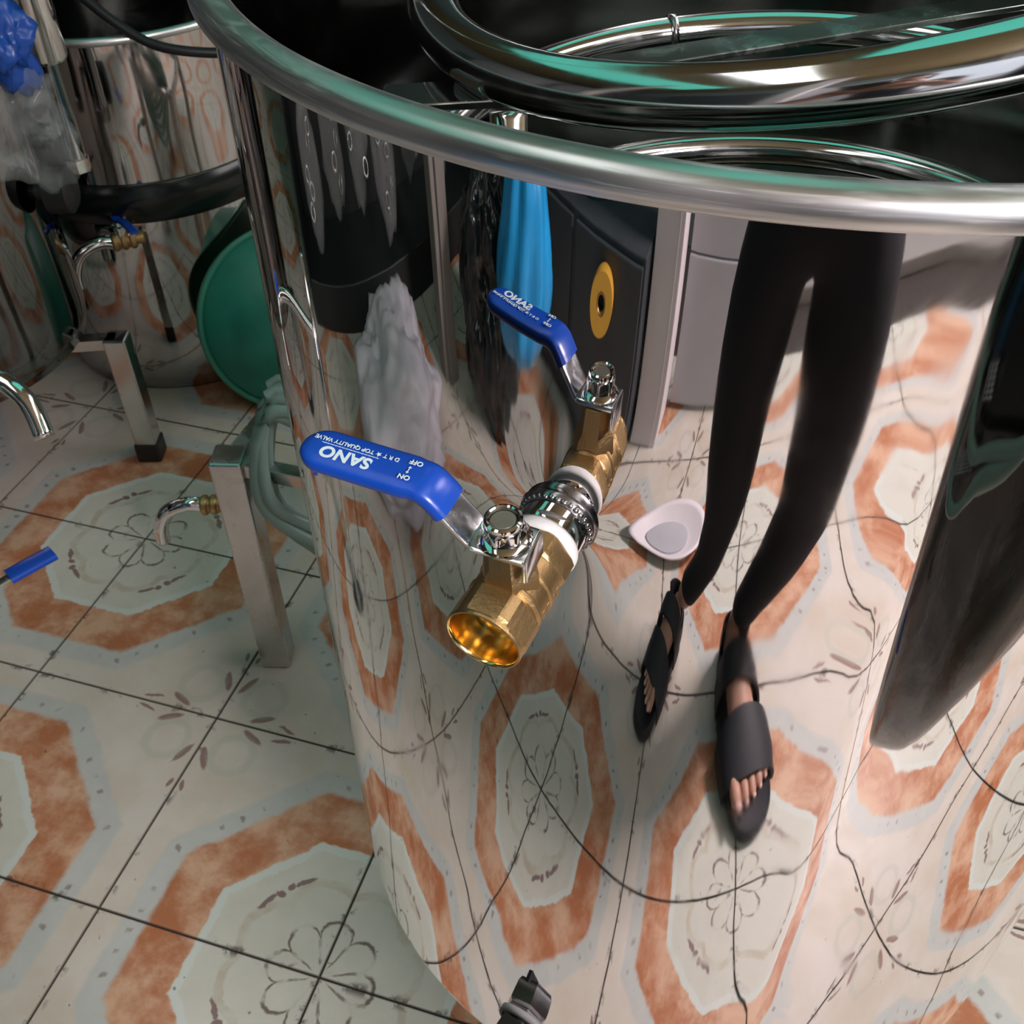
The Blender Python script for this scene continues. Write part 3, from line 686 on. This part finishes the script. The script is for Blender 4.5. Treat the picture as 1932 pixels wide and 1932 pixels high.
yr = empty('tape_roll', (-.65, -1.500, .265), 'yellow tape roll hanging on the grey plinth', 'tape')
one('roll', lambda b: lathe(b, [(.022, -.02), (.055, -.02), (.057, 0), (.055, .02), (.022, .02)], 40, align((.25, 1, .15)), closed=True), M['yellow'], yr, auto=40)
one('core', lambda b: lathe(b, [(.016, -.018), (.022, -.018), (.022, .018), (.016, .018)], 32, align((.25, 1, .15)), closed=True), M['brass'], yr)

# black sack hanging right of the photographer: only its mirror image shows
bs = empty('black_sack', (.52, -.46, .38), 'big black plastic sack hanging from a rope, dark image at the right of the pot', 'sack')
def sackf(b):
    rows = []
    for k in range(40):
        f_ = k / 39; z_ = .38 + 1.0 * f_
        rr = .235 * min(1, (f_ * 1.9 + .0)) ** .62 * (1 if f_ < .75 else max(.08, 1 - ((f_ - .75) / .25) ** 2)) + .012
        cx_ = .43 + .10 * min(1, f_ * 1.8); cy_ = -.505 + .045 * min(1, f_ * 1.8); row = []
        for q in range(72):
            a = 2 * PI * q / 72
            w_ = 1 + .05 * noise.noise(V_((math.cos(a) * 2, math.sin(a) * 2, z_ * 3))) + .025 * noise.noise(V_((math.cos(a) * 7, math.sin(a) * 7, z_ * 2.2)))
            row.append(b.verts.new((cx_ + rr * w_ * math.cos(a), cy_ + rr * w_ * math.sin(a), z_)))
        rows.append(row)
    for A_, B_ in zip(rows[:-1], rows[1:]):
        for q in range(72): b.faces.new((A_[q], A_[(q + 1) % 72], B_[(q + 1) % 72], B_[q]))
    b.faces.new(list(reversed(rows[0]))); b.faces.new(rows[-1])
V_ = Vector
one('sack_film', sackf, M['sack_streaked'], bs, world=True)
one('lever_reflection', lambda b: flatbar(b, (.272, -.442, .705), (.275, -.424, .672), .012, .003, (1, .1, 0)), M['sleeve'], bs, world=True, smooth=False)  # blue strip modelled in place of a blue lever's reflection
one('rope', lambda b: tube(b, [(.53, -.46, 1.36), (.53, -.46, 2.70)], .006, 8), M['leg'], bs, world=True)
hh = empty('hose_coil', (.30, -.43, .9), 'pale green hose looped on the black sack, mirrored at the right', 'hose')
for pts in ([(.284, -.504, 1.02), (.284, -.504, .904), (.280, -.468, .887), (.281, -.433, .872), (.285, -.409, .869), (.291, -.388, .873), (.300, -.360, .91), (.31, -.33, 1.02)],
            [(.282, -.475, .90), (.280, -.461, .835), (.281, -.442, .827), (.283, -.420, .823), (.287, -.400, .827), (.290, -.389, .839), (.294, -.378, .865), (.31, -.34, .96)]):
    pp_ = [(.53 + (x_ - .53) * 1.06, -.46 + (y_ + .46) * 1.06, z_) for x_, y_, z_ in pts]
    one('hose_loop', lambda b: tube(b, smoothpath(pp_, 8), .0055, 10), M['hose2'], hh, world=True)
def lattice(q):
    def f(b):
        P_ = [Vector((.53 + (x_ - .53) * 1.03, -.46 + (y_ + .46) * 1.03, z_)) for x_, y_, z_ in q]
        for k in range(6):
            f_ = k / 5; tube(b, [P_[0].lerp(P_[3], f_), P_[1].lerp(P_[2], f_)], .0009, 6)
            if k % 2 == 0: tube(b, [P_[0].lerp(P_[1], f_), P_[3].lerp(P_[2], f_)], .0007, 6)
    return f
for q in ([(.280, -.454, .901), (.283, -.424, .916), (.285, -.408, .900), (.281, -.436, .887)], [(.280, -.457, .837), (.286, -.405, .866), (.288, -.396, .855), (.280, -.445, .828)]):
    one('lattice_reflection', lattice(q), M['white_paint'], bs, world=True)

# ------------------------------------------------------------------ the photographer: black leggings, charcoal sandals, phone held out
def skin(name, chains, mat, parent, sub=2, root=None):
    """chains: list of [(point, radius), ...]; equal points are merged into joints"""
    vs, rs, es, key = [], [], [], {}
    for ch in chains:
        prev = None
        for (q, rad) in ch:
            k = tuple(round(x, 4) for x in q)
            if k not in key: key[k] = len(vs); vs.append(Vector(q)); rs.append(rad if isinstance(rad, tuple) else (rad, rad))
            i = key[k]
            if prev is not None and prev != i: es.append((prev, i))
            prev = i
    me = bpy.data.meshes.new(name); me.from_pydata([tuple(v_) for v_ in vs], es, [])
    o = bpy.data.objects.new(name, me); COL.objects.link(o)
    m = o.modifiers.new('skin', 'SKIN'); m.use_smooth_shade = True; m.branch_smoothing = 0.4
    sv = me.skin_vertices[0].data
    for i, rad in enumerate(rs): sv[i].radius = rad; sv[i].use_root = (i == 0)
    s_ = o.modifiers.new('sub', 'SUBSURF'); s_.levels = sub; s_.render_levels = sub
    dg = bpy.context.evaluated_depsgraph_get(); m2 = bpy.data.meshes.new_from_object(o.evaluated_get(dg))
    bpy.data.objects.remove(o); bpy.data.meshes.remove(me)
    m2.name = name; m2.materials.clear(); m2.materials.append(mat); m2.polygons.foreach_set('use_smooth', [True] * len(m2.polygons))
    q = bpy.data.objects.new(name, m2); COL.objects.link(q)
    if parent: q.parent = parent; q.matrix_parent_inverse = WM(parent).inverted()
    return q
per = empty('person', (.12, -1.03, 0), 'standing person in black leggings and sandals holding a phone out, seen mirrored in the pot', 'person')
V3 = Vector
up_ = -dwn
P0 = CAM - fwd * .0085 + dwn * .058
pel = V3((.175, -1.045, .80)); wst = V3((.17, -1.05, .95)); che = V3((.165, -1.04, 1.10)); nb = V3((.16, -1.03, 1.235)); nk = V3((.155, -1.015, 1.30)); hd0 = V3((.15, -.995, 1.37)); hd1 = V3((.145, -.99, 1.43)); hd2 = V3((.145, -.995, 1.475))
RL = [(V3((.285, -1.035, .735)), .120), (V3((.300, -1.015, .62)), .118), (V3((.314, -.995, .47)), .092), (V3((.310, -1.0, .42)), .083), (V3((.322, -1.015, .31)), .067), (V3((.278, -1.02, .18)), .047), (V3((.205, -1.005, .075)), .032)]
LL = [(V3((.072, -1.06, .735)), .120), (V3((.062, -1.06, .62)), .108), (V3((.078, -1.04, .47)), .080), (V3((.088, -1.04, .42)), .072), (V3((.112, -1.05, .31)), .060), (V3((.094, -1.06, .18)), .044), (V3((.014, -1.062, .075)), .032)]
rheel, rtoe = V3((.208, -1.028, .0)), V3((.265, -.745, .0)); lheel, ltoe = V3((.012, -1.085, .0)), V3((-.108, -.890, .0))
def foot(ank, heel, toe, side):
    d = (toe - heel); L = d.length; d.normalize(); s_ = V3((d.y, -d.x, 0)) * side      # s_: towards the little toe
    k = L / .29; H = .030
    mid = heel + d * .12 * k + V3((0, 0, .052 + H * .4)); ball = heel + d * .185 * k + V3((0, 0, .030 + H * .7))
    ch = [[(ank, .031), (heel + d * .045 * k + V3((0, 0, .045 + H * .5)), .034), (heel + d * .020 * k + V3((0, 0, .026 + H)), .026)],
          [(heel + d * .045 * k + V3((0, 0, .045 + H * .5)), .034), (mid, (.030, .026)), (ball, (.036, .019))]]
    for q, (off, ln, rd) in enumerate(((-.030, .068, .0125), (-.011, .066, .0095), (.005, .060, .009), (.019, .052, .0085), (.031, .042, .008))):
        a = ball + d * .020 * k + s_ * off * k; a.z = .013 + H
        e_ = ball + d * ln * k + s_ * off * 1.05 * k; e_.z = .010 + H
        m_ = (a + e_) * .5; m_.z += .004
        ch.append([(ball, (.036, .019)), (a, rd * 1.02), (m_, rd), (e_, rd * .86)])
    return ch, d, s_, k
fr_, rd_, rs_, rk_ = foot(RL[-1][0], rheel, rtoe, 1); fl_, ld_, ls_, lk_ = foot(LL[-1][0], lheel, ltoe, -1)
def hand(wr, kn, fd, sd, th_d, curl, sg):
    """palm from wrist to knuckles, four fingers bent round, thumb from the side of the palm"""
    pd = (kn - wr).normalized(); ch = [[(wr, .024), (wr + pd * .03, (.030, .016))]]
    base = wr + pd * .045
    ch[0].append((base, (.034, .014)))
    for q, ln in enumerate((.034, .039, .036, .029)):
        a = kn + sd * (.030 - .020 * q); b_ = a + (pd * (1 - curl) + fd * curl).normalized() * ln * .8; c_ = b_ + (pd * (.2 - curl) + fd).normalized() * ln * .62; e_ = c_ + (fd - pd * curl).normalized() * ln * .45
        ch.append([(base, (.034, .014)), (a, .0095), (b_, .0085), (c_, .0078), (e_, .0066)])
    t0 = wr + pd * .035 + sd * .036; t1 = t0 + (th_d + pd * .5).normalized() * .030; t2 = t1 + (th_d * .6 + pd).normalized() * .026
    ch.append([(wr + pd * .03, (.030, .016)), (t0, .012), (t1, .0105), (t2, .0085)])
    return ch
rw = P0 + rgt * .085 + dwn * .085 - fwd * .030; rkn = P0 + rgt * .052 + dwn * .020 + fwd * .004
lw = P0 - rgt * .085 + dwn * .100 - fwd * .030; lkn = P0 - rgt * .052 + dwn * .035 + fwd * .004
RA = [(nb, .060), (V3((.245, -1.035, 1.235)), .052), (V3((.335, -1.035, 1.205)), .050), (V3((.365, -1.0, 1.09)), .041), (V3((.360, -.93, .995)), .036), (V3((.27, -.80, 1.05)), .033), (rw - (rkn - rw).normalized() * .03, .023), (rw, .024)]
LA = [(nb, .060), (V3((.075, -1.035, 1.235)), .052), (V3((-.015, -1.035, 1.205)), .050), (V3((-.075, -1.0, 1.09)), .041), (V3((-.105, -.92, .995)), .036), (V3((-.095, -.80, 1.05)), .033), (lw - (lkn - lw).normalized() * .03, .023), (lw, .024)]
spine = [(pel, (.110, .095)), (wst, (.115, .090)), (che, (.125, .095)), (nb, .060), (nk, .046), (hd0, (.060, .066)), (hd1, (.072, .084)), (hd2, (.064, .076))]
body_ch = [spine, [(pel, (.110, .095))] + [(q, rad * (.70 if i_ < 2 else .86)) for i_, (q, rad) in enumerate(RL)], [(pel, (.110, .095))] + [(q, rad * (.70 if i_ < 2 else .86)) for i_, (q, rad) in enumerate(LL)], RA, LA] + fr_ + fl_ \
    + hand(rw, rkn, (-rgt + fwd * .25).normalized(), up_, -fwd, .8, 1) + hand(lw, lkn, (rgt + fwd * .25).normalized(), up_, -fwd, .8, -1)
skin('body', body_ch, M['skin'], per, 2)
lg_ = skin('leggings', [[(V3((.17, -1.05, .96)), (.140, .118)), (V3((.17, -1.05, .90)), (.158, .135)), (pel, (.185, .160))] + [(q, rad * 1.0 + .004) for q, rad in RL[:-1]] + [(RL[-1][0] + V3((.006, 0, .015)), .036)], [(pel, (.185, .160))] + [(q, rad * 1.0 + .004) for q, rad in LL[:-1]] + [(LL[-1][0] + V3((.010, 0, .015)), .035)]], M['legging'], per, 2)
skin('shirt', [[(V3((.175, -1.045, .83)), (.200, .172)), (V3((.173, -1.047, .89)), (.178, .150)), (wst, (.135, .108)), (che, (.140, .108)), (nb, (.075, .066))], [(nb, (.075, .066)), RA[1][:1] + (.060,), RA[2][:1] + (.058,), RA[3][:1] + (.050,)], [(nb, (.075, .066)), LA[1][:1] + (.060,), LA[2][:1] + (.058,), LA[3][:1] + (.050,)]], M['top'], per, 2)
def hairf(b):
    bmesh.ops.create_uvsphere(b, u_segments=32, v_segments=20, radius=1.0)
    for v_ in list(b.verts):
        if v_.co.y > .35 and v_.co.z < .45: b.verts.remove(v_)
    for v_ in b.verts:
        z = v_.co.z; k = 1 + .03 * math.sin(v_.co.x * 40)
        v_.co = V3((.145 + v_.co.x * .092 * k, -1.004 + v_.co.y * .100 * k, 1.435 + (z * .100 if z > -.2 else -.02 + (z + .2) * .26)))
one('hair', hairf, M['hair'], per, world=True)
for sg in (-1, 1):
    one('eye', lambda b: bmesh.ops.create_uvsphere(b, u_segments=16, v_segments=10, radius=.0115, matrix=Tr(.147 + .030 * sg, -.918, 1.425)), M['eye'], per, world=True)
    one('iris', lambda b: bmesh.ops.create_uvsphere(b, u_segments=12, v_segments=8, radius=1, matrix=Tr(.147 + .030 * sg, -.908, 1.4225) @ Matrix.Diagonal((.0055, .0032, .0055, 1))), M['hair'], per, world=True)
    one('ear', lambda b: bmesh.ops.create_uvsphere(b, u_segments=14, v_segments=10, radius=1, matrix=Tr(.147 + .077 * sg, -.985, 1.418) @ Matrix.Diagonal((.010, .018, .030, 1))), M['skin'], per, world=True)
one('nose', lambda b: lathe(b, [(.001, .024), (.009, .014), (.014, -.010), (.011, -.018), (.001, -.020)], 14, Tr(.147, -.905, 1.398) @ Matrix.Rotation(-.25, 4, 'X')), M['skin'], per, world=True)
one('mouth', lambda b: bmesh.ops.create_uvsphere(b, u_segments=16, v_segments=8, radius=1, matrix=Tr(.147, -.912, 1.363) @ Matrix.Diagonal((.022, .008, .006, 1))), M['lip'], per, world=True)

def sandal(heel, toe, d, s_, k, label):
    e = empty('sandal', (heel.x, heel.y, 0), label, 'sandal', 'charcoal sandals on the photographer')
    X = Matrix(((d.x, s_.x, 0, heel.x), (d.y, s_.y, 0, heel.y), (0, 0, 1, 0), (0, 0, 0, 1)))
    def outline(sc, n=48):
        pts = []
        for q in range(n):
            a = 2 * PI * q / n; x_ = math.cos(a); y_ = math.sin(a)
            f_ = (x_ + 1) / 2; L = .305 * k; wd = (.036 + .016 * math.sin(PI * min(1, f_ * .62 + .08))) * (1.0 if y_ < 0 else 1.0)
            wd = (.042 * (1 - f_) + .058 * f_) - .004 * math.sin(PI * f_)
            ex = .72
            px = (math.copysign(abs(x_) ** ex, x_)) * L / 2 * sc + L / 2 - .012; py = math.copysign(abs(y_) ** ex, y_) * wd * sc
            pts.append((px, py + .004 * math.sin(PI * f_)))
        return pts
    def sole(b):
        strip(b, [[(x_, y_, .0) for x_, y_ in outline(.96)], [(x_, y_, .004) for x_, y_ in outline(1.0)], [(x_, y_, .024 + .006 * (x_ < .03)) for x_, y_ in outline(1.0)], [(x_, y_, .028 + .004 * (x_ < .03)) for x_, y_ in outline(.97)], [(x_, y_, .026) for x_, y_ in outline(.90)]], X)
        b.verts.ensure_lookup_table(); n = 48
        b.faces.new(b.verts[0:n][::-1]); b.faces.new(b.verts[-n:])
    one('sole', sole, M['sandal'], e, world=True, auto=50)
    def band(x0, x1, w0, w1, h0, h1, th_=.005, sk=0.0):
        def f(b):
            n = 20; rows = []
            for (t_, off) in ((0, 0), (0.5, 0.0015), (1, 0), (1, -th_), (0.5, -th_), (0, -th_)):
                x_ = x0 + (x1 - x0) * t_; w_ = w0 + (w1 - w0) * t_; h_ = h0 + (h1 - h0) * t_
                rows.append([X @ V3(((x_ + sk * math.cos(PI * q / n)) * k, math.cos(PI * q / n) * (w_ + off), .016 + math.sin(PI * q / n) ** .75 * (h_ + off))) for q in range(n + 1)])
            vr = [[b.verts.new(q) for q in row] for row in rows]
            for A_, B_ in zip(vr, vr[1:] + vr[:1]):
                for q in range(n): b.faces.new((A_[q], A_[q + 1], B_[q + 1], B_[q]))
        return f
    one('toe_strap', band(.150, .222, .055, .058, .068, .042), M['sandal'], e, world=True, auto=50)
    one('instep_strap', band(.072, .118, .046, .050, .098, .078, sk=.012), M['sandal'], e, world=True, auto=50)
    def hl(b):
        n = 18; rows = []
        for (rr, z_) in ((.036, .024), (.040, .045), (.040, .085), (.036, .088), (.034, .085), (.033, .026)):
            rows.append([X @ V3(((.040 - math.cos(-PI * .5 + PI * q / n) * rr * 1.15) * k, math.sin(-PI * .5 + PI * q / n) * rr * k, z_ + .012 * abs(math.sin(-PI * .5 + PI * q / n)))) for q in range(n + 1)])
        vr = [[b.verts.new(q) for q in row] for row in rows]
        for A_, B_ in zip(vr, vr[1:] + vr[:1]):
            for q in range(n): b.faces.new((A_[q], A_[q + 1], B_[q + 1], B_[q]))
    one('heel_strap', hl, M['sandal'], e, world=True, auto=50)
    return e
sandal(rheel, rtoe, rd_, rs_, rk_, 'larger mirrored charcoal strap sandal nearest the pot, toes showing')
sandal(lheel, ltoe, ld_, ls_, lk_, 'further mirrored charcoal strap sandal turned outward, toes showing')
def nails(d, s_, k, heel):
    ball = heel + d * .185 * k
    for off, ln, sz in ((-.030, .070, .0085), (-.011, .069, .006), (.005, .063, .0055), (.019, .055, .005), (.031, .045, .0045)):
        at_ = ball + d * ln * k + s_ * off * 1.05 * k; at_.z = .051 if off < -.02 else .048
        one('toenail', lambda b: bmesh.ops.create_uvsphere(b, u_segments=12, v_segments=8, radius=1, matrix=Matrix.Translation(at_) @ Matrix(((d.x, s_.x, 0), (d.y, s_.y, 0), (0, 0, 1))).to_4x4() @ Matrix.Diagonal((sz, sz * .8, .0025, 1))), M['nail'], per, world=True)
nails(rd_, rs_, rk_, rheel); nails(ld_, ls_, lk_, lheel)
ph = empty('phone', tuple(P0), 'black phone held up in both hands of the person in leggings', 'phone')
PM = Matrix.Translation(P0) @ Matrix(((rgt.x, up_.x, -fwd.x), (rgt.y, up_.y, -fwd.y), (rgt.z, up_.z, -fwd.z))).to_4x4()
one('phone_shell', lambda b: box(b, (-.036, -.076, -.004), (.036, .076, .004), PM, .002), M['phone'], ph, world=True, auto=40)
one('screen', lambda b: box(b, (-.033, -.070, .0040), (.033, .070, .0044), PM), M['band'], ph, world=True, smooth=False)
